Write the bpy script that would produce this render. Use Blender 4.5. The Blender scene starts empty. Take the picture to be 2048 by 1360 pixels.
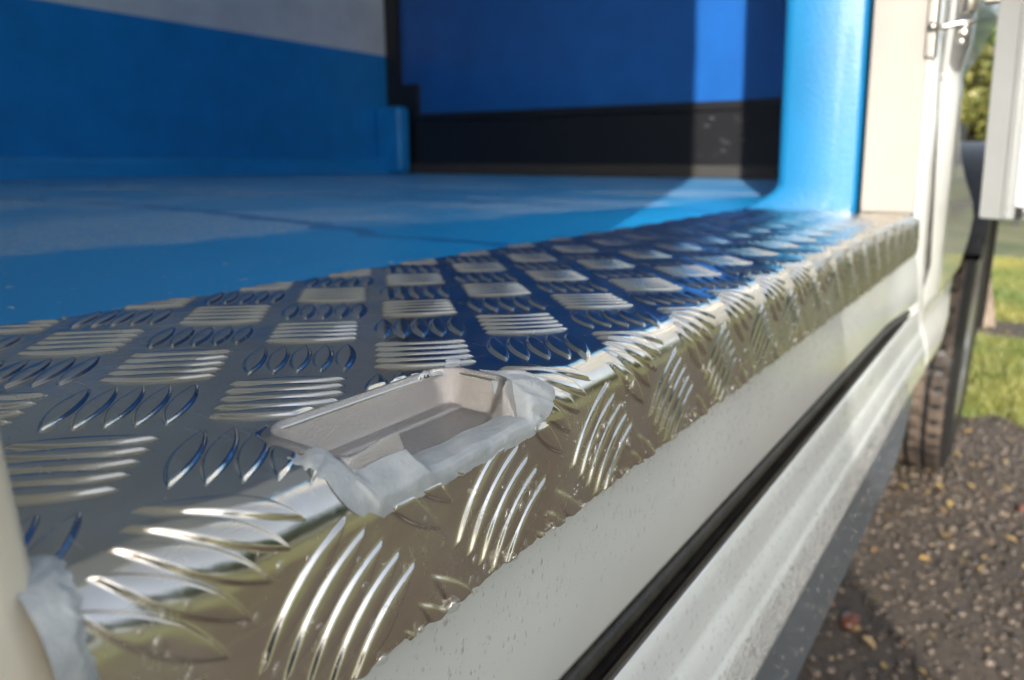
import bpy, bmesh, math, random
import numpy as np
from mathutils import Vector, Matrix
random.seed(7); rng = np.random.default_rng(7)
R_ = math.radians
S = 0.05            # one scene unit of measure (5 cm); the tread plate top lies 0.70 m above the ground
H = 0.75
def W(p): return (p[0]*S, p[1]*S, H+p[2]*S)
C = bpy.context.scene.collection
scn = bpy.context.scene

# ------------------------------------------------------------------ camera
f, s_ = 1470., 0.003
X = np.array([1049., -355., f])
vy = -f*f/(X[0]*(-s_)+X[1]); D = np.array([-s_*vy, vy, f])
X /= np.linalg.norm(X); D /= np.linalg.norm(D); U = -D; Y = np.cross(U, X)
M = np.stack([X, Y, U])
cam_d = bpy.data.cameras.new('camera'); cam = bpy.data.objects.new('camera', cam_d); C.objects.link(cam)
m = Matrix.Identity(4)
for i in range(3):
    m[i][0] = M[i, 0]; m[i][1] = -M[i, 1]; m[i][2] = -M[i, 2]
m[0][3], m[1][3], m[2][3] = 0, 0, H
cam.matrix_world = m
cam_d.sensor_width = 36; cam_d.lens = 36*f/2048
cam_d.clip_start = 0.004; cam_d.clip_end = 2000
cam_d.dof.use_dof = True; cam_d.dof.focus_distance = 0.165; cam_d.dof.aperture_fstop = 17
scn.camera = cam

# ------------------------------------------------------------------ light
az, el = R_(18.4), R_(24)
sd = bpy.data.lights.new('sun', 'SUN'); sd.energy = 2.4; sd.angle = R_(0.55); sd.color = (1, .95, .86)
sun = bpy.data.objects.new('sun', sd); C.objects.link(sun)
tr = Vector((math.cos(el)*math.cos(az), math.cos(el)*math.sin(az), -math.sin(el)))
sun.rotation_euler = tr.to_track_quat('-Z', 'Y').to_euler()
w = bpy.data.worlds.new('World'); scn.world = w; w.use_nodes = True
nt = w.node_tree; bg = nt.nodes['Background']; sk = nt.nodes.new('ShaderNodeTexSky')
sk.sky_type = 'NISHITA'; sk.sun_disc = False; sk.sun_elevation = el
sk.sun_rotation = math.atan2(-tr.x, -tr.y) % (2*math.pi); sk.dust_density = 3.5; sk.air_density = 1.0
hs = nt.nodes.new('ShaderNodeHueSaturation'); hs.inputs['Saturation'].default_value = .5; nt.links.new(sk.outputs[0], hs.inputs['Color']); nt.links.new(hs.outputs[0], bg.inputs[0]); bg.inputs[1].default_value = 0.15
vs = scn.view_settings; vs.view_transform = 'Standard'; vs.look = 'None'; vs.exposure = 1.35; vs.gamma = 1; vs.use_curve_mapping = False

# ------------------------------------------------------------------ helpers
class NM:
    def __init__(s, name):
        s.m = bpy.data.materials.new(name); s.m.use_nodes = True; s.t = s.m.node_tree
        s.b = s.t.nodes['Principled BSDF']
        s.pos = s.t.nodes.new('ShaderNodeTexCoord').outputs['Object']
    def n(s, ty, **k):
        o = s.t.nodes.new('ShaderNode'+ty)
        for a, v in k.items(): setattr(o, a, v)
        return o
    def l(s, a, b): s.t.links.new(a, b)
    def noise(s, scale, detail=4, rough=.55, vec=None, dist=0):
        o = s.n('TexNoise'); o.inputs['Scale'].default_value = scale; o.inputs['Detail'].default_value = detail
        o.inputs['Roughness'].default_value = rough; o.inputs['Distortion'].default_value = dist
        s.l(vec or s.pos, o.inputs['Vector']); return o.outputs['Fac']
    def mapped(s, scale=(1, 1, 1), rot=(0, 0, 0)):
        o = s.n('Mapping'); o.inputs['Scale'].default_value = scale; o.inputs['Rotation'].default_value = rot
        s.l(s.pos, o.inputs['Vector']); return o.outputs[0]
    def ramp(s, fac, stops):
        o = s.n('ValToRGB'); e = o.color_ramp.elements
        while len(e) < len(stops): e.new(.5)
        for i, (p, c) in enumerate(stops):
            e[i].position = p
            e[i].color = (c, c, c, 1) if isinstance(c, (int, float)) else (*c, 1)
        s.l(fac, o.inputs[0]); return o.outputs[0]
    def math(s, op, a, b=None, c=None):
        o = s.n('Math', operation=op)
        for i, v in enumerate((a, b, c)):
            if v is None: continue
            if isinstance(v, (int, float)): o.inputs[i].default_value = v
            else: s.l(v, o.inputs[i])
        return o.outputs[0]
    def mix(s, fac, a, b):
        o = s.n('MixRGB')
        for i, v in enumerate((fac, a, b)):
            if isinstance(v, (int, float)): o.inputs[i].default_value = v
            elif isinstance(v, tuple): o.inputs[i].default_value = (*v, 1)
            else: s.l(v, o.inputs[i])
        return o.outputs[0]
    def set(s, **k):
        for a, v in k.items():
            i = s.b.inputs[a.replace('_', ' ')]
            if isinstance(v, tuple): i.default_value = (*v, 1)
            elif isinstance(v, (int, float)): i.default_value = v
            else: s.l(v, i)
        return s
    def bump(s, h, st=.3, dist=.001):
        o = s.n('Bump'); o.inputs['Strength'].default_value = st; o.inputs['Distance'].default_value = dist
        s.l(h, o.inputs['Height']); s.l(o.outputs[0], s.b.inputs['Normal']); return s

def mesh_obj(name, verts, faces, mat, parent=None, smooth=False, raw=False):
    me = bpy.data.meshes.new(name)
    me.from_pydata([tuple(v) if raw else W(v) for v in verts], [], faces); me.update()
    if smooth: me.polygons.foreach_set('use_smooth', [True]*len(me.polygons))
    if mat: me.materials.append(mat.m if isinstance(mat, NM) else mat)
    o = bpy.data.objects.new(name, me); C.objects.link(o)
    if parent: o.parent = parent
    return o
def fast_mesh(name, V, F, mat, parent=None, smooth=True):
    """V (n,3) in scene measure, F (m,4) quads"""
    V = np.asarray(V, dtype=np.float32)*S; V[:, 2] += H
    me = bpy.data.meshes.new(name); me.vertices.add(len(V)); me.vertices.foreach_set('co', V.ravel())
    k = F.shape[1]
    me.loops.add(F.size); me.loops.foreach_set('vertex_index', F.astype(np.int32).ravel())
    me.polygons.add(len(F)); me.polygons.foreach_set('loop_start', np.arange(0, F.size, k, dtype=np.int32))
    me.update(calc_edges=True); me.validate()
    if smooth: me.polygons.foreach_set('use_smooth', np.ones(len(me.polygons), dtype=bool))
    me.materials.append(mat.m)
    o = bpy.data.objects.new(name, me); C.objects.link(o)
    if parent: o.parent = parent
    return o
def bevel(o, wd, seg=3):
    b = o.modifiers.new('bevel', 'BEVEL'); b.width = wd*S; b.segments = seg; b.limit_method = 'ANGLE'
    o.data.polygons.foreach_set('use_smooth', [True]*len(o.data.polygons))
    b.harden_normals = True
    return o
def box(name, a, b, mat, parent=None, bev=0, lean=0):
    """box between corners a and b; lean moves the top inwards (+Y) per unit of height above z=-1"""
    v = []
    for x in (a[0], b[0]):
        for y in (a[1], b[1]):
            for z in (a[2], b[2]): v.append((x, y+lean*(z+1), z))
    fc = [(0, 1, 3, 2), (4, 6, 7, 5), (0, 4, 5, 1), (2, 3, 7, 6), (0, 2, 6, 4), (1, 5, 7, 3)]
    o = mesh_obj(name, v, fc, mat, parent)
    if bev: bevel(o, bev)
    return o
def sweep(name, xs, prof, mat, parent=None, smooth=True, close=False):
    """prof(x) -> list of (y,z); swept along the body"""
    P = [prof(x) for x in xs]; n = len(P[0]); v = [(x, y, z) for x, p in zip(xs, P) for (y, z) in p]
    fc = []
    for i in range(len(xs)-1):
        for j in range(n if close else n-1):
            k = (j+1) % n; fc.append((i*n+j, (i+1)*n+j, (i+1)*n+k, i*n+k))
    if close: fc += [tuple(range(n)), tuple(range((len(xs)-1)*n, len(xs)*n))[::-1]]
    return mesh_obj(name, v, fc, mat, parent, smooth)
def tube(name, pts, r, mat, parent=None, seg=10, flat=1):
    v, fc = [], []; n = len(pts)
    for i, p in enumerate(pts):
        p = Vector(p); d = (Vector(pts[min(i+1, n-1)])-Vector(pts[max(i-1, 0)])).normalized()
        a = d.cross(Vector((0, 0, 1)) if abs(d.z) < .9 else Vector((0, 1, 0))).normalized(); b = d.cross(a)
        for k in range(seg):
            t = 2*math.pi*k/seg; v.append(p+a*(r*math.cos(t))+b*(r*flat*math.sin(t)))
    for i in range(n-1):
        for k in range(seg):
            fc.append((i*seg+k, i*seg+(k+1) % seg, (i+1)*seg+(k+1) % seg, (i+1)*seg+k))
    fc += [tuple(range(seg))[::-1], tuple(range((n-1)*seg, n*seg))]
    return mesh_obj(name, v, fc, mat, parent, True)
def lathe(name, prof, axis, centre, mat, parent=None, seg=48, mod=None):
    """prof: list of (radius, offset along axis)"""
    v, fc = [], []; n = len(prof)
    for k in range(seg):
        t = 2*math.pi*k/seg
        for j, (r, a) in enumerate(prof):
            if mod: r = mod(k, j, r)
            if axis == 'Y': v.append((centre[0]+r*math.cos(t), centre[1]+a, centre[2]+r*math.sin(t)))
            else: v.append((centre[0]+r*math.cos(t), centre[1]+r*math.sin(t), centre[2]+a))
    for k in range(seg):
        for j in range(n-1):
            k2 = (k+1) % seg; fc.append((k*n+j, k*n+j+1, k2*n+j+1, k2*n+j))
    o = mesh_obj(name, v, fc, mat, parent, True); return o
def tag(o, label=None, cat=None, group=None, kind=None):
    for a, b in (('label', label), ('category', cat), ('group', group), ('kind', kind)):
        if b: o[a] = b
    return o
def sm(t): t = np.clip(t, 0, 1); return t*t*(3-2*t)

# ------------------------------------------------------------------ materials
alu = NM('aluminium_tread'); nz = alu.noise(60, 5); fine = alu.noise(900, 3)
blot = alu.ramp(alu.noise(28, 6, .6, dist=.6), [(.35, (.80, .78, .74)), (.62, (.73, .68, .58))])
scr_ = alu.ramp(alu.noise(1, 3, .6, vec=alu.mapped((900, 35, 300), (0, 0, .5))), [(.62, 0), (.66, 1)])
scr2 = alu.ramp(alu.noise(1, 3, .6, vec=alu.mapped((30, 700, 500), (0, 0, -.3))), [(.64, 0), (.68, 1)])
alu.set(Base_Color=blot, Metallic=1., Roughness=alu.ramp(nz, [(.3, .12), (.72, .25)]))
alu.l(alu.math('ADD', alu.ramp(nz, [(.3, .12), (.72, .25)]), alu.math('MULTIPLY', alu.math('MAXIMUM', scr_, scr2), .08)), alu.b.inputs['Roughness'])
alu.bump(alu.math('ADD', alu.math('MULTIPLY', fine, .08), alu.noise(110, 2)), .25, .0006)
cupm = NM('cast_aluminium'); cn = cupm.noise(2600, 3, .7)
cupm.set(Base_Color=(.56, .53, .50), Metallic=1., Roughness=.21).bump(cn, 1., .00035)
seal = NM('grey_sealant'); seal.set(Base_Color=seal.ramp(seal.noise(160, 5), [(.3, (.30, .33, .35)), (.7, (.44, .47, .48))]), Roughness=.42, Specular_IOR_Level=.5)
seal.bump(seal.noise(420, 4), .5, .0008)
def paint(name, col, rough=.25, coat=.6, peel=.1, scale=120, var=.06):
    p = NM(name); c2 = tuple(v*(1-var*2) for v in col); c3 = tuple(min(1, v*(1+var)) for v in col)
    p.set(Base_Color=p.ramp(p.noise(9, 5), [(.3, c2), (.7, c3)]), Roughness=rough, Coat_Weight=coat, Coat_Roughness=.06)
    p.bump(p.noise(scale, 3), peel, .0012); return p
sillp = paint('grey_white_paint', (.68, .71, .70), .28, .6, .03)
railp = paint('silver_white_paint', (.66, .69, .69), .22, .9, .04)
white = paint('white_paint', (.80, .81, .80), .25, .8, .03)
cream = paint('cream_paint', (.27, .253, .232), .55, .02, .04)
nearc = paint('beige_paint', (.74, .68, .55), .4, .3, .05)
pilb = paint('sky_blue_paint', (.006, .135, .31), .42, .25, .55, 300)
darkb = paint('shade_blue_paint', (.01, .12, .33), .35, .3, .1)
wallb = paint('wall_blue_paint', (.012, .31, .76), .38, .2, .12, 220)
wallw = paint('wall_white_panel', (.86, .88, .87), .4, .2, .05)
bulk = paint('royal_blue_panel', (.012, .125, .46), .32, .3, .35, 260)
blackp = paint('black_frame_paint', (.011, .011, .013), .4, .15, .2)
brownp = paint('dark_brown_board', (.05, .045, .04), .6, 0, .3)
boardp = paint('blue_grey_board', (.09, .12, .15), .4, .4, .1)
doorp = paint('light_grey_door_paint', (.27, .28, .28), .35, .4, .04)
chas = paint('chassis_black', (.015, .015, .016), .6, 0, .2)
rub = NM('black_rubber'); rub.set(Base_Color=rub.ramp(rub.noise(90, 5), [(.3, (.012, .012, .012)), (.75, (.045, .040, .034))]), Roughness=.38).bump(rub.noise(500, 4), .4, .0008)
tyrem = NM('muddy_tyre_rubber'); tyrem.set(Base_Color=tyrem.ramp(tyrem.noise(14, 6), [(.35, (.03, .024, .02)), (.65, (.12, .09, .07))]), Roughness=.7).bump(tyrem.noise(90, 4), .5, .003)
sidew = NM('tyre_sidewall_rubber'); sidew.set(Base_Color=(.015, .015, .016), Roughness=.45).bump(sidew.noise(60, 4), .2, .002)
steel = NM('hinge_steel'); steel.set(Base_Color=(.42, .40, .37), Metallic=1., Roughness=.3).bump(steel.noise(150, 4), .2, .001)
chrome = NM('wheel_rim_metal'); chrome.set(Base_Color=(.7, .7, .7), Metallic=.9, Roughness=.2)

# floor of the load bed: blue paint with dried dust, sheet joints and water runs
flo = NM('load_floor_paint'); sep = flo.n('SeparateXYZ'); flo.l(flo.pos, sep.inputs[0])
fx, fy = sep.outputs[0], sep.outputs[1]
wob = flo.math('MULTIPLY', flo.math('SUBTRACT', flo.noise(9, 6, .6), .5), .09)
fxw = flo.math('ADD', fx, wob)
# joint X runs from 0.375 at Y 0.3 to 0.445 at Y > 0.65
slope = flo.math('MULTIPLY', flo.math('MINIMUM', flo.math('MAXIMUM', flo.math('SUBTRACT', fy, .38), 0), .30), .26)
jd = flo.math('SUBTRACT', flo.math('SUBTRACT', fxw, .375), slope)
joint = flo.math('LESS_THAN', flo.math('ABSOLUTE', jd), flo.math('MULTIPLY', flo.noise(5, 2), .020))
jd2 = flo.math('SUBTRACT', fxw, .775)
joint2 = flo.math('LESS_THAN', flo.math('ABSOLUTE', flo.math('ADD', jd2, flo.math('MULTIPLY', wob, .6))), flo.math('MULTIPLY', flo.noise(7, 2), .020))
rns = flo.noise(6, 6, .65, vec=flo.mapped((1, .45, 1)), dist=.8)
runs = flo.math('LESS_THAN', flo.math('ABSOLUTE', flo.math('SUBTRACT', rns, .56)), .010)
runs = flo.math('MULTIPLY', runs, flo.math('GREATER_THAN', fxw, .66))
dustmask = flo.ramp(flo.math('ADD', flo.noise(4.5, 6, .6, dist=.5), flo.math('MULTIPLY', flo.math('LESS_THAN', jd, 0), .06)), [(.46, 0), (.58, 1)])
front = flo.math('SUBTRACT', flo.math('ADD', fy, flo.math('MULTIPLY', wob, 1.8)), flo.math('SUBTRACT', .47, flo.math('MULTIPLY', fx, .14)))
frontm = flo.ramp(front, [(0, 0), (.035, 1)])
dens = flo.math('MULTIPLY', frontm, flo.math('ADD', flo.math('MULTIPLY', dustmask, .7), .3))
grain = flo.ramp(flo.noise(330, 4, .75), [(.46, 0), (.68, 1)])
specs = flo.ramp(flo.noise(150, 2, .6), [(.70, 0), (.715, 1)])
base = flo.ramp(flo.noise(6, 5), [(.3, (.012, .30, .68)), (.7, (.016, .34, .75))])
c = flo.mix(flo.math('MULTIPLY', dens, .24), base, (.30, .38, .46))
c = flo.mix(flo.math('MULTIPLY', flo.math('MULTIPLY', dens, grain), .85), c, (.62, .65, .66))
c = flo.mix(flo.math('MULTIPLY', specs, .8), c, (.7, .7, .68))
c = flo.mix(flo.math('MULTIPLY', flo.math('MAXIMUM', flo.math('MAXIMUM', joint, joint2), runs), .8), c, (.01, .16, .44))
rr = flo.math('ADD', flo.math('MULTIPLY', dens, .28), .30)
flo.set(Base_Color=c, Roughness=rr, Specular_IOR_Level=.4); flo.bump(flo.noise(160, 4), .12, .001)

water = NM('water'); wt = water.n('BsdfTransparent'); wt.inputs[0].default_value = (1, 1, 1, 1)
fr_ = water.n('Fresnel'); fr_.inputs[0].default_value = 1.45; wm = water.n('MixShader'); wg = water.n('BsdfGlossy'); wg.inputs['Roughness'].default_value = .03
water.l(water.math('MULTIPLY', water.math('ADD', water.math('MULTIPLY', fr_.outputs[0], 1.6), .14), water.math('SUBTRACT', 1, water.n('NewGeometry').outputs['Backfacing'])), wm.inputs[0]); water.l(wt.outputs[0], wm.inputs[1]); water.l(wg.outputs[0], wm.inputs[2]); water.l(wm.outputs[0], water.t.nodes['Material Output'].inputs[0])

# ------------------------------------------------------------------ ground
grav = NM('gravel_ground'); a = grav.noise(55, 8, .7); b = grav.noise(3, 5, .6)
gc = grav.mix(grav.ramp(b, [(.35, 0), (.7, 1)]), grav.ramp(a, [(.3, (.022, .017, .013)), (.7, (.085, .067, .052))]), grav.ramp(a, [(.3, (.04, .030, .022)), (.7, (.13, .10, .075))]))
grav.set(Base_Color=gc, Roughness=grav.ramp(a, [(.3, .35), (.7, .8)])).bump(a, .9, .01)
grass = NM('lawn_turf'); g1 = grass.noise(1.3, 6, .6); g2 = grass.noise(70, 4, .7)
gr = grass.mix(grass.ramp(g1, [(.38, 0), (.62, 1)]), grass.ramp(g2, [(.3, (.055, .075, .025)), (.7, (.11, .14, .055))]), grass.ramp(g2, [(.3, (.13, .12, .06)), (.7, (.24, .22, .12))]))
grass.set(Base_Color=gr, Roughness=.7).bump(g2, .8, .02)
n = 140; V = []; F = []
L = 6000
mesh_obj('ground', [(-L, -L, -15), (L, -L, -15), (L, L, -15), (-L, L, -15)], [(0, 1, 2, 3)], grav)
tag(bpy.data.objects['ground'], kind='structure')
def wav(t, k): return .9*math.sin(t*.9+k)+.5*math.sin(t*2.3+k*2)+.3*math.sin(t*5.1+k)
edge = [(50+wav(y, 1)-y*.4, y, -14.92) for y in np.arange(-14, 60, .5)]
lv = edge+[(3000, 60, -14.92), (3000, -14, -14.92)]
o = mesh_obj('lawn', lv, [tuple(range(len(lv)))[::-1]], grass); tag(o, kind='structure')
e2 = [(x, -21+wav(x*.3, 3)*2, -14.92) for x in np.arange(-300, 60, 1.5)]
lv = e2+[(3000, -21.0, -14.92), (3000, -3000, -14.92), (-3000, -3000, -14.92), (-3000, -21, -14.92)]
o = mesh_obj('verge', lv, [tuple(range(len(lv)))], grass); tag(o, kind='structure')
pth = [(74+wav(y, 5)*.8, y, -14.86) for y in np.arange(-13, 25, .5)]+[(84+wav(y, 2)*1.2, y, -14.86) for y in np.arange(25, -13, -.5)]
o = mesh_obj('path', pth, [tuple(range(len(pth)))], grav); tag(o, kind='structure')

# stones: many small irregular pebbles, one countless mass
ico = bmesh.new(); bmesh.ops.create_icosphere(ico, subdivisions=1, radius=1); ico.verts.ensure_lookup_table()
IV = np.array([v.co[:] for v in ico.verts]); IF = np.array([[v.index for v in f_.verts] for f_ in ico.faces])
ico2 = bmesh.new(); bmesh.ops.create_icosphere(ico2, subdivisions=2, radius=1)
IV2 = np.array([v.co[:] for v in ico2.verts]); IF2 = np.array([[v.index for v in f_.verts] for f_ in ico2.faces])
ston = NM('pebble_stone'); gi = ston.n('NewGeometry').outputs['Random Per Island']
ston.set(Base_Color=ston.ramp(gi, [(0, (.02, .017, .015)), (.35, (.06, .048, .038)), (.75, (.085, .066, .052)), (.93, (.13, .105, .085)), (1, (.26, .19, .11))]), Roughness=.45).bump(ston.noise(300, 3), .4, .001)
VV, FF = [], []; k = 0
for i in range(15000):
    t = rng.random()
    x = 15+45*t**.8; y = rng.uniform(-7-.06*x, 9)
    r = .04+.15*rng.random()**3.6
    sc = np.array([r*rng.uniform(.7, 1.4), r*rng.uniform(.7, 1.3), r*rng.uniform(.4, .8)])
    v = IV*sc*(1+.25*(rng.random((12, 1))-.5)); th = rng.random()*6.28
    v = np.stack([v[:, 0]*math.cos(th)-v[:, 1]*math.sin(th), v[:, 0]*math.sin(th)+v[:, 1]*math.cos(th), v[:, 2]], 1)
    VV.append(v+[x, y, -15+r*.25]); FF.append(IF+k); k += 12
o = fast_mesh('gravel_stones', np.concatenate(VV), np.concatenate(FF), ston, smooth=False)
tag(o, 'small wet brown and grey stones covering the ground beside the van', 'gravel', kind='stuff')
def blob(r, seed, sq=(1, 1, .6)):
    g = np.random.default_rng(seed); return IV2*np.array(sq)*r*(1+.22*(g.random((len(IV2), 1))-.5))
leafm = NM('fallen_leaf_litter'); gi = leafm.n('NewGeometry').outputs['Random Per Island']
leafm.set(Base_Color=leafm.ramp(gi, [(0, (.26, .16, .05)), (.4, (.34, .25, .10)), (.7, (.14, .07, .035)), (1, (.38, .31, .17))]), Roughness=.6)
VV, FF = [], []; k = 0
for i in range(520):
    x = rng.uniform(18, 86); y = rng.uniform(-8, 7); r = rng.uniform(.10, .28); th = rng.random()*6.28; el_ = rng.uniform(.35, .6); tz = rng.uniform(-.3, .3)
    q = []
    for (u_, v_) in ((-1, 0), (-.4, el_), (.3, el_*.9), (1, 0), (.3, -el_), (-.4, -el_*.8)):
        q.append((x+r*(u_*math.cos(th)-v_*math.sin(th)), y+r*(u_*math.sin(th)+v_*math.cos(th)), -14.86+.12*rng.random()+abs(v_)*r*.4+u_*tz*r))
    VV += q; FF.append(np.array([[k, k+1, k+2, k+3], [k, k+3, k+4, k+5]])); k += 6
o = fast_mesh('leaf_litter', np.array(VV), np.concatenate(FF), leafm, smooth=False)
tag(o, 'small yellow and brown fallen leaves scattered over gravel and lawn', 'leaves', kind='stuff')
redm = NM('red_stone'); redm.set(Base_Color=redm.ramp(redm.noise(60, 4), [(.3, (.07, .025, .018)), (.7, (.17, .07, .045))]), Roughness=.4)
for (x, y, r, lab) in ((24.2, 3.0, .50, 'dark reddish brown stone lying on the shaded gravel beside the van sill'), (37.4, -1.6, .36, 'small bright red stone on the gravel at the right edge of the photo')):
    v = blob(r, int(x), (1, .6, .5))+np.array([x, y, -14.85]); o = fast_mesh('red_stone', v, IF2, redm); tag(o, lab, 'stone')

# grass blades on the near lawn
blm = NM('grass_blade'); gi = blm.n('NewGeometry').outputs['Random Per Island']
gb = blm.mix(blm.ramp(blm.noise(1.3, 6, .6), [(.38, 0), (.62, 1)]), blm.ramp(gi, [(0, (.05, .09, .02)), (1, (.14, .20, .05))]), blm.ramp(gi, [(0, (.16, .16, .03)), (1, (.36, .33, .10))]))
blm.set(Base_Color=gb, Roughness=.5)
N = 42000
bx = 50+90*rng.random(N)**1.5; by = rng.uniform(-8, 8, N); keep = (bx > 50.5+.9*np.sin(by*.9+1)+.5*np.sin(by*2.3+2)-by*.4) & ~((bx > 75) & (bx < 83.5))
bx, by = bx[keep], by[keep]; N = len(bx)
hh = rng.uniform(.25, .85, N); th = rng.random(N)*6.28; wd = .03+bx*.0006; lx = rng.normal(0, .25, N); ly = rng.normal(0, .25, N)
V0 = np.stack([bx-wd*np.cos(th), by-wd*np.sin(th), np.full(N, -14.95)], 1); V1 = np.stack([bx+wd*np.cos(th), by+wd*np.sin(th), np.full(N, -14.95)], 1)
V2 = np.stack([bx+lx*hh, by+ly*hh, -14.95+hh], 1)
V = np.stack([V0, V1, V2], 1).reshape(-1, 3); F = np.arange(len(V)).reshape(-1, 3)
o = fast_mesh('grass', V, F, blm, smooth=False); tag(o, 'short green and yellowing lawn grass beyond the gravel', 'grass', kind='stuff')

# leaning stake and low rail on the lawn
wood = NM('weathered_wood'); wood.set(Base_Color=wood.ramp(wood.noise(12, 6, .7, vec=wood.mapped((6, 6, 1))), [(.3, (.10, .075, .055)), (.7, (.30, .24, .19))]), Roughness=.8).bump(wood.noise(40, 5), .5, .004)
v = []
for (dx, dz) in ((0, -.5), (0, 7.4)):
    for (a_, b_) in ((-.7, -.55), (.7, -.55), (.7, .55), (-.7, .55)):
        v.append((81+a_, 1.45+b_+(1.75 if dz > 0 else 0), -15+dz+(a_*.2 if dz > 0 else 0)))
o = mesh_obj('wooden_stake', v, [(0, 1, 2, 3), (4, 7, 6, 5), (0, 4, 5, 1), (1, 5, 6, 2), (2, 6, 7, 3), (3, 7, 4, 0)], wood); bevel(o, .08)
tag(o, 'weathered wooden stake leaning in the lawn behind the wheel', 'stake')
rr_ = bpy.data.objects.new('low_rail', None); C.objects.link(rr_); rr_.location = W((215, 0, -15)); tag(rr_, 'low dark timber rail crossing the far lawn under the open door', 'rail')
def world_part(o, root): o.parent = root; o.matrix_parent_inverse = Matrix.Translation(root.location).inverted(); return o
world_part(box('rail_bar', (214.6, -60, -10.6), (215.4, 22, -9.2), chas), rr_)
for y in (-58, -38, -18, 2, 20): world_part(box('post', (215.45, y-.6, -15.2), (216.6, y+.6, -9), chas), rr_)

# ------------------------------------------------------------------ trees
def leafmat(name, c1, c2):
    mm = NM(name); gi = mm.n('NewGeometry').outputs['Random Per Island']; mm.set(Base_Color=mm.ramp(gi, [(0, c1), (1, c2)]), Roughness=.5); return mm
LM = [leafmat('foliage_dark', (.022, .045, .012), (.06, .10, .025)), leafmat('foliage_mid', (.05, .09, .015), (.11, .16, .03)), leafmat('foliage_yellow', (.07, .085, .02), (.17, .16, .04))]
bark = NM('bark'); bark.set(Base_Color=bark.ramp(bark.noise(5, 5), [(.3, (.05, .038, .028)), (.7, (.14, .11, .08))]), Roughness=.9).bump(bark.noise(20, 4), .6, .02)
def crown_mesh(seed, rad, hgt, nleaf, mat, parent, z0):
    g = np.random.default_rng(seed); nc = 34
    cc = g.normal(0, 1, (nc, 3)); cc /= np.linalg.norm(cc, axis=1)[:, None]; cc *= (g.random((nc, 1))**.4)*.8; cr = g.uniform(.16, .34, nc)
    idx = g.integers(0, nc, nleaf); p = g.normal(0, 1, (nleaf, 3)); p /= np.linalg.norm(p, axis=1)[:, None]
    p = cc[idx]+p*(cr[idx]*g.random(nleaf)**.4)[:, None]
    p *= np.array([rad, rad, hgt*.5]); p[:, 2] += z0+hgt*.5
    a = g.normal(0, 1, (nleaf, 3)); a /= np.linalg.norm(a, axis=1)[:, None]; b = np.cross(a, g.normal(0, 1, (nleaf, 3))); b /= np.linalg.norm(b, axis=1)[:, None]
    s = g.uniform(.07, .15, (nleaf, 1))*20
    V = np.stack([p-a*s, p+b*s*.6, p+a*s, p-b*s*.6], 1).reshape(-1, 3); V[:, 2] -= 0
    V2 = V.copy(); me_o = fast_mesh('crown', V2-np.array([0, 0, H/S]), np.arange(len(V)).reshape(-1, 4), mat, parent, False); return me_o
def make_tree(seed, rad, hgt, tz, mat):
    root = bpy.data.objects.new('tree', None); C.objects.link(root)
    g = random.Random(seed); v, fc = [], []
    def limb(p0, p1, r0, r1):
        k = len(v); p0, p1 = Vector(p0), Vector(p1); d = (p1-p0).normalized(); a = d.orthogonal().normalized(); b = d.cross(a)
        for p, r in ((p0, r0), ((p0+p1)/2+a*r0*.5, (r0+r1)/2), (p1, r1)):
            for i in range(7):
                t = 6.283*i/7; v.append((p+a*r*math.cos(t)+b*r*math.sin(t)))
        for j in (0, 7):
            for i in range(7): fc.append((k+j+i, k+j+(i+1) % 7, k+j+7+(i+1) % 7, k+j+7+i))
    limb((0, 0, -.2), (0.2, .1, tz+hgt*.2), .22, .14)
    for i in range(7):
        t = i*.9; limb((0.1, .05, tz*.8+hgt*.05*i), (math.cos(t)*rad*.6, math.sin(t)*rad*.6, tz+hgt*(.25+.08*i)), .10, .03)
    mesh_obj('trunk', v, fc, bark, root, True, raw=True)
    crown_mesh(seed, rad/S, hgt/S, 9000, mat, root, tz/S); return root
protos = [make_tree(3, 3.2, 6.5, 1.0, LM[0]), make_tree(5, 2.6, 4.6, .5, LM[1]), make_tree(8, 2.2, 3.2, .2, LM[2])]
TL = [(0, 27, 2.9, 1.2, 'large dark green tree seen in the gap between van and open door'), (2, 20, 1.15, 1.0, 'yellowing bush in front of the dark tree, seen between van and open door'),
      (1, 24, .3, 1.0, 'mid green tree standing behind the open door, left of the lawn'), (0, 30, -3.5, 1.25, 'dark tree far to the right beyond the lawn'),
      (1, 19, -9, 1.1, 'mid green tree on the verge to the right of the van'), (2, 13, -8.5, 1.0, 'yellow green bush on the right verge'),
      (0, 8, -12, 1.1, 'dark tree across the verge opposite the sill'), (1, 1, -13, 1.1, 'mid green tree across the verge behind the viewpoint'), (0, 35, 6.5, 1.3, 'tall dark tree behind the cab'),
      (0, 16, -15, 1.3, 'broad dark tree added unseen beyond the right verge, ahead of the van, to dim sky reflections'), (0, 2, -17, 1.5, 'tallest dark tree added unseen far across the verge to dim sky reflections'), (1, 9, -17, 1.6, 'tall mid green tree added unseen far across the verge to dim sky reflections'), (0, -8, -16, 1.3, 'dark tree added unseen across the verge, well behind the viewpoint, to dim sky reflections')]  # unseen trees added to darken the sky reflected in the plate bend
used = set()
for (k, x, y, sc, lab) in TL:
    if k in used:
        o = protos[k].copy(); C.objects.link(o)
        for ch in protos[k].children:
            c_ = ch.copy(); C.objects.link(c_); c_.parent = o
    else: o = protos[k]; used.add(k)
    o.location = (x, y, 0); o.scale = (sc,)*3; o.rotation_euler[2] = x*1.7; tag(o, lab, 'bush' if k == 2 else 'tree', 'trees and bushes around the lawn')

# ------------------------------------------------------------------ the van
van = bpy.data.objects.new('van', None); C.objects.link(van)
tag(van, 'white box van with open side door, blue load bed and bright tread plate step', 'van')

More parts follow.
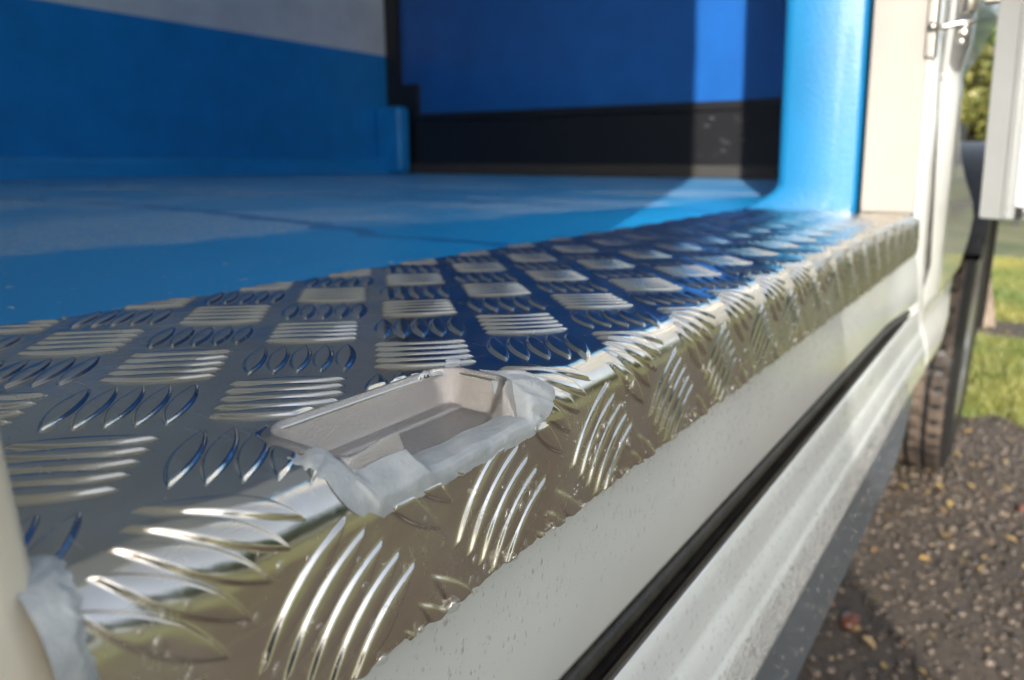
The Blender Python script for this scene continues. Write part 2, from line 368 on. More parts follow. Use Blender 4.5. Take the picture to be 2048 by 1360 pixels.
# tread plate ---------------------------------------------------------------
RB, KL = .20, .37
YF = 1.70; YT = YF+RB
def plate_xyz(x, yu, h=0):
    a = np.clip((YT-yu)/KL, 0, 1)*math.pi/2
    y = np.where(yu > YT, yu, YT-(RB+h)*np.sin(a)); z = np.where(yu > YT, -1+h, -1-RB+(RB+h)*np.cos(a))
    dn = np.maximum(YT-KL-yu, 0); z = z-dn
    return np.stack([x+0*y, y, z], -1)
def bars(x, y):
    h = np.zeros_like(x); HB = .013
    for (ox, oy, sgn) in ((0, 0, 1), (.5, .5, -1)):
        p = (x-2.859)/.923-ox; q = (y-2.556)/.864-oy; mm_ = np.round(p); nn_ = np.round(q)
        dx = (p-mm_)*.923; dy = (q-nn_)*.864
        u = (dx-sgn*dy)/math.sqrt(2); v = (dx+sgn*dy)/math.sqrt(2)
        k = np.clip(np.round(v/.112), -2, 2); L_ = .275
        t = np.clip(1-(u/L_)**2, 0, 1); b = v-k*.112+.008*(t-.5)
        wv = .054*t**.95; d = wv-np.abs(b)
        edge_ = np.where(b > 0, .014, .018)
        hb = (HB+.0055*t*(1-np.clip(b/np.maximum(wv, .004), -1, 1)**2))*sm(d/edge_)
        h = np.maximum(h, hb)
    return h
def rrect(x, y, x0, x1, y0, y1, r):
    qx = np.abs(x-(x0+x1)/2)-(x1-x0)/2+r; qy = np.abs(y-(y0+y1)/2)-(y1-y0)/2+r
    return np.hypot(np.maximum(qx, 0), np.maximum(qy, 0))+np.minimum(np.maximum(qx, qy), 0)-r
def grid_x(x0, x1, dmin, k):
    xs = [x0]
    while xs[-1] < x1: xs.append(xs[-1]+max(dmin, xs[-1]*k))
    xs[-1] = x1; return np.array(xs)
xs = grid_x(.63, 16.42, .0042, .0028)
ys = np.concatenate([np.arange(.985, 2.3, .0050), np.arange(2.3, 3.4, .0055), np.arange(3.4, 5.06, .010), [5.06]])
XX, YY = np.meshgrid(xs, ys, indexing='ij')
hb = bars(XX, YY)*sm((rrect(XX, YY, 1.60, 2.68, 1.845, 2.25, .12)-.045)/.03)*(1-sm((XX-1.5)/.05)*sm((2.8-XX)/.05)*sm((YY-1.54)/.03)*sm((1.80-YY)/.04))
dent = .004*np.sin(XX*1.7+YY*2.1)*np.sin(XX*.9-YY*3)+.0025*np.sin(XX*5.1+1)*np.sin(YY*4.3)
# the pocket sits in a swaged depression
P = plate_xyz(XX, YY, hb+dent)
edge_n = .012*np.sin(XX*19)+.008*np.sin(XX*47+1)+.006*np.sin(XX*90)
lowm = np.clip((1.10-YY)/.115, 0, 1); P[..., 2] += lowm*edge_n*.4
hx0, hx1 = 1.60, 2.68
rc = .13
hole = (rrect(XX, YY, hx0, hx1, 1.30, 2.25, .1) < 0) & (YY > 1.59)
nx, ny = XX.shape
idx = np.arange(nx*ny).reshape(nx, ny)
hf = hole[:-1, :-1] & hole[1:, :-1] & hole[:-1, 1:] & hole[1:, 1:]
Fq = np.stack([idx[:-1, :-1], idx[1:, :-1], idx[1:, 1:], idx[:-1, 1:]], -1)[~hf]
tread = fast_mesh('tread_plate', P.reshape(-1, 3), Fq, alu, van)
so = tread.modifiers.new('thickness', 'SOLIDIFY'); so.thickness = .03*S; so.offset = -1; so.use_even_offset = False

# pocket (striker recess) ---------------------------------------------------
cxs = np.arange(1.50, 2.82, .006); cys = np.arange(1.735, 2.36, .006)
CX, CY = np.meshgrid(cxs, cys, indexing='ij')
d = rrect(CX, CY, 1.60, 2.68, 1.845, 2.25, .12)
zt = -1+.017; zf = -1.15
z = zt-.006*np.clip(d/.03, 0, 1)
z = np.where(d > .035, z-(d-.035)*.9, z)
zpl = np.where(CY < YT, -1-RB+np.sqrt(np.maximum(RB**2-np.minimum(YT-CY, RB)**2, 0)), -1)
wall = sm((.018-d)/.085); z = np.where(d < .018, zt+(zf-zt)*wall, z)
z += .007*np.exp(-((d-.022)/.018)**2)
# floor step along the back wall
z += np.where(d < -.06, .012*sm((CY-2.10)/.02)*(d < -.06), 0)
# front lip only on the left half; it dips in the middle of its run
tl = 1-np.sqrt(1-np.clip((CX-1.83)/.10, 0, 1)**2)
front_open = -1.152+0*CX
lipz = -.026*np.sin(np.clip((CX-1.52)/.30, 0, 1)*math.pi)
z = np.where(CY < 1.90, z+lipz*(1-tl)*sm((1.93-CY)/.05), z)
outer = np.clip((1.835-CY)/.07, 0, 1)
z = np.where(CY < 1.835, np.minimum(z, zt-.16*outer), z)
fm = sm((1.95-CY)/.03)
zz = np.where(CX > 1.9, z*(1-tl)+tl*np.minimum(z, np.where((CY < 1.93) & (CX < 2.60), front_open, z)), z)
zz = np.where((CX > 2.60) & (CY < 1.86), np.minimum(zz, zt-.16*np.clip((1.86-CY)/.08, 0, 1)), zz)
zz = np.where(CX < 1.62, np.maximum(zz, zpl+.004), zz)
inside = (rrect(CX, CY, 1.53, 2.75, 1.73, 2.32, .15) < 0)
n1, n2 = CX.shape; idx = np.arange(n1*n2).reshape(n1, n2); im = inside[:-1, :-1] & inside[1:, 1:]
Fq = np.stack([idx[:-1, :-1], idx[1:, :-1], idx[1:, 1:], idx[:-1, 1:]], -1)[im]
cup = fast_mesh('striker_pocket', np.stack([CX, CY, zz], -1).reshape(-1, 3), Fq, cupm, tread)
so = cup.modifiers.new('thickness', 'SOLIDIFY'); so.thickness = .012*S; so.offset = -1

# sealant -------------------------------------------------------------------
def nz1(x, s=0): return np.sin(x*21+s)*.4+np.sin(x*53+s*2)*.25+np.sin(x*131+s*3)*.12+np.sin(x*257+s)*.05
sx = np.arange(1.50, 2.86, .007); vv = np.linspace(0, 1, 34)
SX, SV = np.meshgrid(sx, vv, indexing='ij')
low = 1.585-.012*nz1(SX, 1)-.02*np.exp(-((SX-1.55)/.08)**2); top = np.full_like(SX, 1.95)
endt = np.clip(np.minimum((SX-1.50)/.08, (2.86-SX)/.14), 0, 1)
mid = 1.72; topv = mid+(1.98-mid)*endt**.6+.02*nz1(SX, 4); lowv = mid+(low-mid)*endt**.5
YUs = topv+(lowv-topv)*SV
prof_plate = plate_xyz(SX, YUs, .006+.8*bars(SX, YUs)+.003*np.sin(SX*17)*np.sin(SV*6))
yk = np.interp(SV, [0, .25, .6, .8, .9, 1], [1.885, 1.82, 1.73, 1.70, 1.690, 1.688])
zk = np.interp(SV, [0, .25, .6, .8, .9, 1], [-1.146, -1.132, -1.126, -1.138, -1.165, -1.20])
ykl = np.interp(SV, [0, .25, .6, .8, .9, 1], [1.80, 1.765, 1.725, 1.698, 1.690, 1.688])
zkl = np.interp(SV, [0, .25, .6, .8, .9, 1], [-1.05, -1.072, -1.10, -1.13, -1.165, -1.20])
lw = sm((SX-1.90)/.05); yk = ykl*(1-lw)+yk*lw; zk = zkl*(1-lw)+zk*lw
zk = zk-.012*nz1(SX, 1)*np.clip((SV-.8)/.2, 0, 1)+.004*np.sin(SX*22+SV*5)
mixw = sm((SX-1.595)/.07)*sm((2.685-SX)/.07)
PS = np.where(mixw[..., None] > 0, prof_plate*(1-mixw[..., None])+np.stack([SX, yk, zk], -1)*mixw[..., None], prof_plate)
n1, n2 = SX.shape; idx = np.arange(n1*n2).reshape(n1, n2)
Fq = np.stack([idx[:-1, :-1], idx[:-1, 1:], idx[1:, 1:], idx[1:, :-1]], -1).reshape(-1, 4)
sealant = fast_mesh('sealant', PS.reshape(-1, 3), Fq, seal, tread)
def patch(name, x0, x1, y0, y1, fn, th, parent, mat=seal, step=.006):
    gx = np.arange(x0, x1, step); gy = np.arange(y0, y1, step); A, B = np.meshgrid(gx, gy, indexing='ij')
    q = fn(A, B); h = bars(A, B)
    hh_ = np.where(q > 0, th*sm(q/.03)+h*.75, 0)+.0015
    PP = plate_xyz(A, B, hh_); idx = np.arange(A.size).reshape(A.shape); ok = (q > -.004); im = ok[:-1, :-1] & ok[1:, 1:]
    Fq = np.stack([idx[:-1, :-1], idx[1:, :-1], idx[1:, 1:], idx[:-1, 1:]], -1)[im]
    return fast_mesh(name, PP.reshape(-1, 3), Fq, mat, parent)
def n2d(a, b): return (np.sin(a*19+b*9)+np.sin(a*37-b*31+2)*.6+np.sin(a*83+b*67)*.28+np.sin(a*190-b*151+1)*.14)*.02
# smear at the left end of the pocket, ragged skin at its back and right end
patch('sealant_smear', 1.30, 1.66, 1.70, 2.26, lambda A, B: .055-np.hypot((A-1.55)/1.0, (B-1.88)/1.9)*.85+n2d(A, B)*1.1, .007, tread)
patch('sealant_smear', 2.35, 2.90, 2.18, 2.48, lambda A, B: .03-np.abs(B-2.29-.03*np.sin(A*9))*1.0+n2d(A*1.3, B)*.9, .007, tread)
patch('sealant_smear', 2.58, 2.98, 1.58, 2.28, lambda A, B: .070-np.hypot((A-2.76)/1.0, (B-1.86)/2.6)+n2d(A, B)*.9, .012, tread)
# sealant at the foot of the near post
patch('sealant_smear', .60, .95, .99, 2.10, lambda A, B: (.685+.05*np.clip((B-1.55)/.3, 0, 1)*np.clip((2.0-B)/.1, 0, 1)-A)+.6*n2d(A*.6, B)-(B > 1.93)*(B-1.93)*1.1, .014, tread, step=.004)

# load bed ------------------------------------------------------------------
box('load_floor', (-45, 3.2, -1.35), (47, 45, -1.03), flo, van)
# joint strip under the inner edge of the tread plate
box('floor_edge', (.6, 2.05, -1.9), (16.6, 3.19, -1.34), chas, van)
lw_ = box('side_wall', (-45, 44.5, -1.0), (46.4, 45.5, 8.2), wallb, van)
box('upper_panel', (-45, 44.5, 8.204), (46.4, 45.5, 37), wallw, lw_)
# skirting with a rounded top
sweep('skirting', [-45, 46.4], lambda x: [(44.49, .15), (43.9, .10), (43.6, -.15), (43.3, -.95), (43.3, -1.02), (44.49, -1.02)], wallb, lw_, close=True, smooth=False)
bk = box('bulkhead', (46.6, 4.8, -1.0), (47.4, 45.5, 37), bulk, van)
fr = box('bulkhead_frame', (46.15, 5.3, -.22), (46.58, 44.4, 3.05), blackp, bk)
box('top_strip', (46.0, 5.3, 3.055), (46.58, 44.4, 3.62), blackp, fr, .08)
box('bottom_strip', (45.9, 5.3, -1.02), (46.58, 44.4, -.225), brownp, fr, .08)
box('corner_post', (46.1, 43.2, 3.63), (46.59, 44.45, 37), blackp, fr)
box('corner_plate', (46.12, 41.3, 3.625), (46.59, 43.19, 5.9), blackp, fr)
cb = box('corner_bracket', (44.6, 41.8, -1.02), (46.0, 44.6, 4.2), wallb, van, .45)
scr = NM('scratch_grey'); scr.set(Base_Color=(.22, .22, .22), Roughness=.7)
for i in range(16):
    y = rng.uniform(14.4, 17.5); zc = float(rng.choice([2.45, 2.3, 1.6, .9, .4])+rng.normal(0, .25)); an = rng.normal(0, .8); L2 = rng.uniform(.1, .45)
    dy, dz = L2*math.cos(an), L2*math.sin(an)
    if not .1 < zc < 2.7 or not .1 < zc+dz < 2.7: continue
    mesh_obj('scratch', [(46.135, y, zc), (46.135, y+dy*.5+.05, zc+dz*.5), (46.135, y+dy, zc+dz), (46.135, y+dy*.5+.02, zc+dz*.5+.06)], [(0, 1, 2, 3)], scr, fr)
rfm = NM('roof_sheet_light_lift'); trn = rfm.n('BsdfTranslucent'); trn.inputs['Color'].default_value = (.62, .64, .62, 1)  # unseen roof; its translucency is added to lift the light in the load bed
mxs = rfm.n('MixShader'); mxs.inputs[0].default_value = .12; rfm.set(Base_Color=(.75, .76, .74), Roughness=.4)
rfm.l(rfm.b.outputs[0], mxs.inputs[1]); rfm.l(trn.outputs[0], mxs.inputs[2]); rfm.l(mxs.outputs[0], rfm.t.nodes['Material Output'].inputs[0])
mesh_obj('roof', [(-45, 1.6, 36.85), (47.4, 1.6, 36.85), (47.4, 45.5, 36.85), (-45, 45.5, 36.85)], [(0, 1, 2, 3)], rfm, van)
box('rear_wall', (-46, 1.9, -1.3), (-45.01, 45.5, 37), white, van)
box('near_side_wall', (-45, 1.98, -2.9), (-3.2, 2.6, 37), white, van, lean=.04)
box('door_header', (-3.2, 2.9, 33), (20, 4.4, 37), white, van, .2, lean=.035)
box('inner_side_wall', (20.2, 4.75, -1.0), (46.5, 5.2, 37), wallb, van)
box('chassis_sun_block', (-44, 3.4, -7), (34, 44, -1.4), chas, van)  # plain underbody box, added to stop sun passing beneath the van

# far door pillar: sky blue box section with a welded foot, cream jamb -------
ln = .042
def pil(z):
    yl = 4.56+ln*(z+.6) + .74*max(0, min(1, (-.45-z)/.55))**1.7; yr = 2.93+ln*.98*(z+1)*1.02; return yl, yr
zs = [-1.02, -.95, -.88, -.8, -.72, -.64, -.55, -.45, -.3, 0, 1, 2, 4, 8, 16, 33]
v, fc = [], []
for z_ in zs:
    yl, yr = pil(z_)
    ring = [(20.0, yr), (16.78, yr), (16.64, yr+.035), (16.6, yr+.10), (16.6, yl-.22), (16.63, yl-.09), (16.74, yl), (20.0, yl)]
    v += [(a_, b_, z_) for a_, b_ in ring]
for i in range(len(zs)-1):
    for j in range(8): k2 = (j+1) % 8; fc.append((i*8+j, i*8+k2, (i+1)*8+k2, (i+1)*8+j))
mesh_obj('door_pillar', v, fc, pilb, van, True)
box('pillar_gap', (17.3, 2.74, -1.0), (17.6, 2.99, 33), darkb, van, lean=ln)
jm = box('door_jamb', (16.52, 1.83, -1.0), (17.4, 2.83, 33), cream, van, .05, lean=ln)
# white outer return of the jamb, from the cream edge to the door seam
def lerp(a_, b_, t): return a_+(b_-a_)*t
def ret(z_):
    o_ = ln*(z_+1); return [(16.50, 1.825+o_), (16.62, 1.77+o_), (17.3, 1.66+o_), (17.82, 1.61+.075*(z_+2.7)+(.0 if z_ < 4 else 0))]
zs = [-3.05, -2.6, -2.2, -1.8, -1.4, -1.0, 0, 1, 2, 3.2]
v = [(a_, b_, z_) for z_ in zs for a_, b_ in [(p[0], min(p[1], 9)) for p in ret(z_)]]
v += [(16.50, 1.825+ln*34, 33), (16.62, 1.77+ln*34, 33), (17.3, 1.66+ln*34, 33), (17.82, 1.61+ln*34, 33)]
fc = [(i*4+j, i*4+j+1, (i+1)*4+j+1, (i+1)*4+j) for i in range(len(zs)) for j in range(3)]
o = mesh_obj('jamb_edge', v, fc, white, jm, True)

# sill panel, seam rubber, rail, lower board --------------------------------
def flare(x, w0, w1): return float(sm((x-w0)/(w1-w0)))
sx_ = list(np.arange(-45, 12, 3.0))+list(np.arange(12, 18.3, .25))
sweep('sill_panel', [min(x, 17.0) if x < 17.2 else 17.2 for x in sx_ if x < 17.4], lambda x: [(2.1, -1.21), (1.83-.03*flare(x, 14, 17), -1.23), (1.81-.08*flare(x, 14, 17), -1.7), (1.80-.14*flare(x, 14, 17), -2.3), (1.785-.17*flare(x, 14, 17), -2.78), (1.80-.15*flare(x, 14, 17), -2.83), (1.95, -2.85)], sillp, van)
sp = [(-45, 1.90, -2.98)]+[(x, 1.86-.12*flare(x, 14, 17.5), -2.98) for x in (0, 4, 8, 12, 14, 15, 16)]+[(16.9, 1.735, -2.97), (17.5, 1.70, -2.85), (17.84, 1.66, -2.55)]
seam_top = [(17.86, 1.575+.075*(z_+2.7), z_) for z_ in (-2.1, -1.5, -.5, .5, 1.5, 2.6, 3.2)]+[(17.86, 1.575+.075*5.9+.042*29, 33)]
tube('door_seam', sp[:-1]+[(17.8, 1.67, -2.5)]+seam_top, .075, rub, van, 10)
sweep('seam_channel', [-45, 17.2], lambda x: [(1.97, -2.84), (1.97, -3.12), (1.80, -3.13), (1.735, -3.06), (1.72, -3.09), (1.735, -3.16)], rub, van, smooth=False)
rp = [(1.95, -3.15), (1.745, -3.15), (1.715, -3.185), (1.69, -3.30), (1.665, -3.45), (1.643, -3.56), (1.632, -3.60), (1.612, -3.625), (1.590, -3.66), (1.555, -3.78), (1.525, -3.88), (1.515, -3.91), (1.492, -3.935), (1.480, -3.97), (1.463, -4.1), (1.445, -4.28), (1.430, -4.40), (1.425, -4.46), (1.44, -4.50), (1.52, -4.53), (1.9, -4.55)]
def rail_p(x):
    fl = flare(x, 15, 22)
    return [(y-.10*fl*(1 if y < 1.7 else .3), z_) for y, z_ in rp]
railx = list(np.arange(-45, 12, 4.0))+list(np.arange(12, 18.05, .4))
rail = sweep('sill_rail', railx, rail_p, railp, van)
# body side panel ahead of the seam, cut by the wheel arch; edge radiused inwards
zs = np.concatenate([np.arange(-4.54, 9, .12), np.arange(9, 37.1, 1.5)])
def xe(z_): return float(np.interp(z_, [-4.9, -4.4, -3.6, -2.4, -1.8, -1.16, -.5, .17, .8, 1.35, 1.8, 2.29, 3.69, 6, 37], [18.3, 21.4, 25.0, 29.6, 30.4, 28.4, 24.5, 21.6, 20.2, 20.1, 20.8, 22.2, 26.8, 33, 34]))
v, fc = [], []; ntx = 40
for z_ in zs:
    x1 = xe(z_); x1 = max(x1, 18.6)
    for j in range(ntx):
        t = j/(ntx-1); t = 1-(1-t)**1.6; x = 18.02+(x1-18.02)*t
        base_y = lerp(1.66+.078*(min(z_, 3.2)+2.7)+.042*max(0, z_-3.2), 1.50+.042*max(0, z_-4), float(sm((x-18.02)/1.7)))
        if z_ < -3.1: base_y = min(1.62, float(np.interp(-z_, [-q[1] for q in rp[1:]], [q[0] for q in rp[1:]]))-.10*flare(x, 15, 22))
        bump_ = .10*float(sm((z_-1.2)/.7))*(1-float(sm((z_-1.9)/.8)))*1.0*float(sm((x-18)/2))
        e = max(0, (x-(x1-.8))/.8) if x1 > 19.4 else 0
        cur = .4*(1-math.sqrt(max(0, 1-e*e)))+.05*max(0, 1-(x-18.02)/.2)**2
        v.append((x, base_y+bump_*(z_ > -3.1)+cur, z_))
for i in range(len(zs)-1):
    for j in range(ntx-1): fc.append((i*ntx+j, i*ntx+j+1, (i+1)*ntx+j+1, (i+1)*ntx+j))
o = mesh_obj('body_side_panel', v, fc, white, van, True)
bd = mesh_obj('splash_board', [(-45, 1.47, -4.62), (-45, 1.47, -5.85), (15.0, 1.47, -5.88), (15.9, 1.47, -5.72), (16.6, 1.47, -5.35), (16.95, 1.47, -4.95), (17.0, 1.47, -4.62)] + [(-45, 1.62, -4.62), (-45, 1.62, -5.85), (15.0, 1.62, -5.88), (15.9, 1.62, -5.72), (16.6, 1.62, -5.35), (16.95, 1.62, -4.95), (17.0, 1.62, -4.62)],
    [tuple(range(7)), tuple(range(7, 14))[::-1]]+[((i+1) % 7, i, i+7, (i+1) % 7+7) for i in range(7)], boardp, van)
bevel(bd, .03, 2)

# near post -----------------------------------------------------------------
prof = [(-9, 1.60), (-2.9, 1.62), (-1.6, 1.63), (-1.25, 1.70), (-1.0, 1.815), (-.7, 1.86), (-.4, 1.885), (.5, 1.92), (3, 2.02), (34, 3.3)]
v, fc = [], []
for z_, y_ in prof:
    v += [(-3.2, y_, z_), (.56, y_, z_), (.625, y_+.02, z_), (.655, y_+.06, z_), (.66, y_+.14, z_), (.66, 3.3 if z_ < 30 else 4.4, z_), (-3.2, 3.3 if z_ < 30 else 4.4, z_)]
for i in range(len(prof)-1):
    for j in range(7): k2 = (j+1) % 7; fc.append((i*7+j, i*7+k2, (i+1)*7+k2, (i+1)*7+j))
npost = mesh_obj('near_post', v, fc, nearc, van, True)

# hinge ---------------------------------------------------------------------
hg = mesh_obj('hinge_plate', [(16.45, 2.0, 1.9), (16.45, 1.86, 1.9), (16.45, 1.99, 5), (16.45, 2.13, 5), (16.62, 2.0, 1.9), (16.62, 1.80, 1.9), (16.62, 1.93, 5), (16.62, 2.13, 5)],
    [(0, 1, 2, 3), (4, 7, 6, 5), (0, 4, 5, 1), (1, 5, 6, 2), (2, 6, 7, 3), (3, 7, 4, 0)], steel, van); bevel(hg, .02, 2)
tube('hinge_arm', [(16.7, 2.0, 2.44), (16.75, 1.75, 2.47), (16.8, 1.5, 2.52), (16.85, 1.25, 2.54)], .05, steel, hg, 8)
lathe('hinge_barrel', [(0, 0), (.13, 0), (.15, .03), (.15, .55), (.13, .58), (.13, .62), (.15, .65), (.15, 2.4), (0, 2.4)], 'Z', (16.8, 1.42, 2.68), steel, hg, 24)
lathe('washer', [(0, 0), (.11, 0), (.11, .05), (0, .05)], 'Z', (16.8, 1.44, 2.42), steel, hg, 20)
lathe('hinge_nut', [(0, 0), (.105, .01), (.125, .05), (.125, .15), (.11, .18), (0, .18)], 'Z', (16.8, 1.45, 2.23), steel, hg, 6)
lathe('bolt', [(0, 0), (.045, .01), (.055, .04), (.055, .2), (0, .2)], 'Z', (16.8, 1.46, 2.12), steel, hg, 12)
lathe('nut', [(0, 0), (.08, .01), (.08, .12), (0, .12)], 'Y', (16.42, 1.86, 2.43), steel, hg, 6)
box('hinge_leaf', (17.0, .95, 2.86), (17.3, 1.22, 4.6), steel, hg, .04)

# open side door ------------------------------------------------------------
DX, DY = .78, -.62     # direction of the opened leaf, away from the hinge
NX, NY = -.62, -.78    # its inner face looks this way
def leaf(name, u0, u1, n0, n1, z0, z1, mat, parent, bev=.03, cut=0):
    v = []
    for u_ in (u0, u1):
        for n_ in (n0, n1):
            for z_ in (z0, z1):
                zc = z_+(cut if (z_ == z0 and u_ == u1) else 0)
                v.append((17.1+DX*u_+NX*n_, .42+DY*u_+NY*n_+.05*(zc+1), zc))
    o = mesh_obj(name, v, [(0, 1, 3, 2), (4, 6, 7, 5), (0, 4, 5, 1), (2, 3, 7, 6), (0, 2, 6, 4), (1, 5, 7, 3)], mat, parent)
    if bev: bevel(o, bev, 2)
    return o
dr = leaf('side_door', 0, 14, -.5, .0, -1.08, 33, doorp, van, .04)
leaf('door_flange', -.02, .16, .005, .16, -1.06, 33, doorp, dr, .03)
leaf('door_seal_strip', .18, .36, .005, .20, -.84, 33, sillp, dr, .05)
leaf('door_inner_panel', .40, 13.6, .005, .12, -.98, 32, doorp, dr, .06, .0)
leaf('seal_end', .16, .40, .002, .14, -1.05, -.86, chas, dr, .03)

# wheel ---------------------------------------------------------------------
WC = (41.6, 1.45, -7.95); RT = 7.05
tp = []
for i, y_ in enumerate(np.linspace(.35, 3.75, 35)):
    g_ = .22 if any(abs(y_-q) < .08 for q in (1.05, 1.75, 2.35, 3.05)) else 0
    tp.append((RT-.10*abs((y_-2.05)/1.7)**3-g_, y_))
tprof = [(4.3, .25), (4.9, .08), (5.6, 0), (6.3, .06), (6.75, .2)]+tp+[(6.7, 3.95), (6.2, 4.05), (4.3, 3.9)]
def tmod(k, j, r):
    if 5 <= j < 40:
        ph = (k+(j//7)*2) % 6
        if ph == 0 and r > RT-.15: return r-.15
    return r
tyre = lathe('wheel', tprof, 'Y', WC, tyrem, van, 300, tmod)
tyre.name = 'tyre'
tyre.data.materials.append(sidew.m)
for p in tyre.data.polygons:
    jj, kk = p.index % (len(tprof)-1), p.index // (len(tprof)-1)
    if jj < 5 or p.center.length < 0: p.material_index = 1
    elif 5 <= jj < 39:
        rad = [math.hypot((tyre.data.vertices[v_].co.x/S-WC[0]), (tyre.data.vertices[v_].co.z-H)/S-WC[2]) for v_ in p.vertices]
        if min(rad) < RT-.19 and jj > 6: p.material_index = 1  # groove floors: bare black rubber, also standing in for shade in the grooves
rim = lathe('wheel_rim', [(4.35, .22), (4.5, .14), (4.3, .10), (4.0, .30), (3.6, .9), (1.2, .8), (1.0, .35), (0, .3)], 'Y', WC, chrome, van, 60)
tyre.parent = rim
ag = []
for i in range(41):
    t = R_(-10+i*(160/40)); ag.append((WC[0]+8.3*math.cos(t), WC[2]+8.3*math.sin(t)))
v, fc = [], []
for (x, z_) in ag:
    rx, rz = (x-WC[0])/8.3, (z_-WC[2])/8.3
    v += [(x, 1.32, z_), (x+rx*.45, 1.25, z_+rz*.45), (x+rx*.6, 1.4, z_+rz*.6), (x+rx*.6, 6, z_+rz*.6), (x, 6, z_)]
for i in range(40):
    for j in range(5): k2 = (j+1) % 5; fc.append((i*5+j, i*5+k2, (i+1)*5+k2, (i+1)*5+j))
o = mesh_obj('wheel_arch', v, fc, rub, van, True)
box('cab_side', (31, 5.2, -5), (75, 6.4, 3.0), chas, van)

# ------------------------------------------------------------------ the photographer, squatting just outside the frame, whose shadow lies on the near sill
cloth = NM('dark_clothing'); cloth.set(Base_Color=(.035, .045, .06), Roughness=.85)
skinm = NM('skin'); skinm.set(Base_Color=(.55, .34, .24), Roughness=.5)
def figure(name, verts, edges, root, mat, parent=None):
    me = bpy.data.meshes.new(name); me.from_pydata([W(v[:3]) for v in verts], edges, []); me.materials.append(mat.m)
    o = bpy.data.objects.new(name, me); C.objects.link(o)
    if parent: o.parent = parent
    md = o.modifiers.new('skin', 'SKIN'); md.use_smooth_shade = True
    for i, v in enumerate(verts):
        sv_ = me.skin_vertices[0].data[i]; sv_.radius = (v[3]*S, v[3]*S); sv_.use_root = (i == root)
    o.modifiers.new('sub', 'SUBSURF').levels = 2; o.modifiers['sub'].render_levels = 2
    return o
PV = [(-16, -10, 0, 2.6), (-13.5, -7.6, 1.6, 2.7), (-11, -5.2, 3.4, 2.9), (-9.6, -4.0, 4.0, 1.3), (-8.8, -3.3, 4.8, 1.7), (-8.0, -2.6, 5.6, 2.0), (-7.6, -2.3, 7.0, 1.1),
      (-11.4, -2.4, 4.8, 1.7), (-7.6, -1.5, .4, 1.3), (-3.0, -.9, -1.3, .75), (-1.5, -.3, -.9, .6),
      (-9.0, -7.4, 2.6, 1.4), (-5.4, -6.2, -1.8, 1.0), (-2.4, -2.6, -1.5, .75), (-1.1, -1.5, -1.0, .6),
      (-17, -8.2, -.8, 2.1), (-15, -7.2, -7.2, 1.5), (-17, -8.2, -13.8, .9), (-14.5, -7.4, -14.3, .8),
      (-15.4, -12, -.8, 2.1), (-13, -11, -7.2, 1.5), (-15, -12.2, -13.8, .9), (-12.5, -11.2, -14.3, .8)]
PE = [(0, 1), (1, 2), (2, 3), (3, 4), (4, 5), (5, 6), (2, 7), (7, 8), (8, 9), (9, 10), (2, 11), (11, 12), (12, 13), (13, 14),
      (0, 15), (15, 16), (16, 17), (17, 18), (0, 19), (19, 20), (20, 21), (21, 22)]
person = figure('person', PV, PE, 0, cloth)
tag(person, 'person in dark clothes bending over beside the van and photographing the step', 'person')

# ------------------------------------------------------------------ water
VV, FF, cnt = [], [], 0
hemi = IV2.copy()
def drop(p, nrm, r, flat=.5, stretch=1.0):
    global cnt
    nrm = np.array(nrm, float); nrm /= np.linalg.norm(nrm)
    dn = np.array([0, 0, -1.]); dn = dn-nrm*(dn@nrm)
    if np.linalg.norm(dn) < .2: dn = np.array([1., .3, 0]); dn -= nrm*(dn@nrm)
    dn /= np.linalg.norm(dn); sd_ = np.cross(nrm, dn)
    v = hemi.copy(); q = 1+.35*np.clip(v[:, 0:1], -1, 1)*(stretch > 1.1)
    w_ = r*(v[:, 0:1]*stretch*dn+v[:, 1:2]*sd_*q+np.maximum(v[:, 2:3], -.25)*flat*nrm)
    VV.append(w_+np.array(p)); FF.append(IF2+cnt); cnt += len(v)
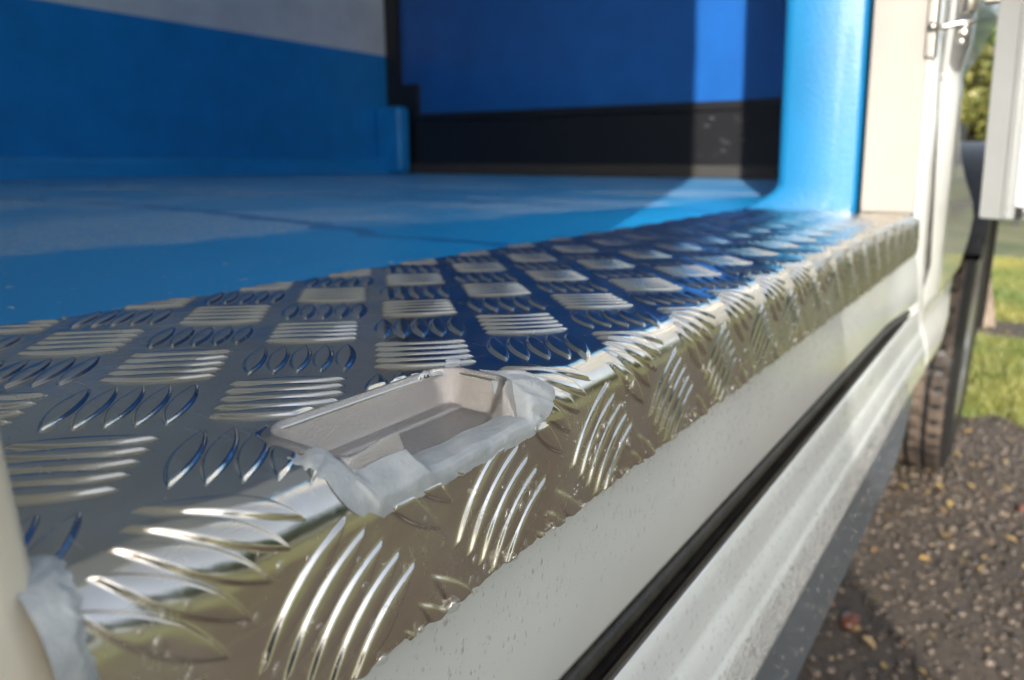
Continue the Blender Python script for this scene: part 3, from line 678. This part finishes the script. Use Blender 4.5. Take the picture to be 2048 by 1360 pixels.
# tread front face
for i in range(520):
    x = .8+8*rng.random()**1.4; yu = 1.0+.62*rng.random()**1.7; r = (.004+.020*rng.random()**3)*(1 if x < 3 else 1.4)
    h = float(bars(np.array([x]), np.array([yu]))[0]); p = plate_xyz(np.array([x]), np.array([yu]), h)[0]
    drop(p, (0, -1, .05), r, .5, rng.uniform(1, 1.8))
for (x, r) in ((1.62, .030), (2.02, .040), (1.83, .022), (1.28, .026), (2.46, .022), (3.1, .02), (2.8, .016), (3.6, .022), (4.3, .02), (5.1, .022)):
    drop((x, 1.69, -1.735), (0, -1, -.8), r, .8, 1.2)
for i in range(420):
    x = .9+9*rng.random()**1.3; yu = 1.95+3*rng.random(); p = plate_xyz(np.array([x]), np.array([yu]), float(bars(np.array([x]), np.array([yu]))[0]))[0]
    drop(p, (0, 0, 1), .002+.006*rng.random()**3, .5)
for i in range(3200):
    x = 1.2+12*rng.random()**1.2; z_ = rng.uniform(-2.78, -1.72); drop((x, 1.81+.02*(z_+1.7)*.8, z_), (0, -1, 0), (.004+.007*rng.random()**3)*(1+.05*x), .3, rng.uniform(1, 2.2))
rpy = [p[1] for p in rp][2:18]; rpx = [p[0] for p in rp][2:18]
for i in range(9000):
    x = 1.5+14*rng.random()**1.1; u_ = rng.random()
    z_ = -4.44+.5*u_ if rng.random() < .62 else rng.uniform(-4.44, -3.2)
    y_ = float(np.interp(-z_, [-q for q in rpy], rpx)); drop((x, y_-.1*flare(x, 15, 22), z_), (0, -1, .28), (.006+.014*rng.random()**2.2)*(1+.05*x), .5)
for i in range(260):
    x = 3+13*rng.random(); z_ = rng.uniform(-5.8, -4.7); drop((x, 1.465, z_), (0, -1, 0), .012+.02*rng.random()**2, .5, rng.uniform(1, 2.5))
for (x, y_, z_, r) in ((.45, 1.815, -1.0, .022), (.43, 1.86, -.72, .010), (.5, 1.87, -.62, .006), (.52, 1.84, -.83, .006)):
    drop((x, y_, z_), (0, -1, .2), r, .5)
o = fast_mesh('water_droplets', np.concatenate(VV), np.concatenate(FF), water)
tag(o, 'clear rain droplets clinging to the tread plate edge, sill and rail', 'water drops', kind='stuff')
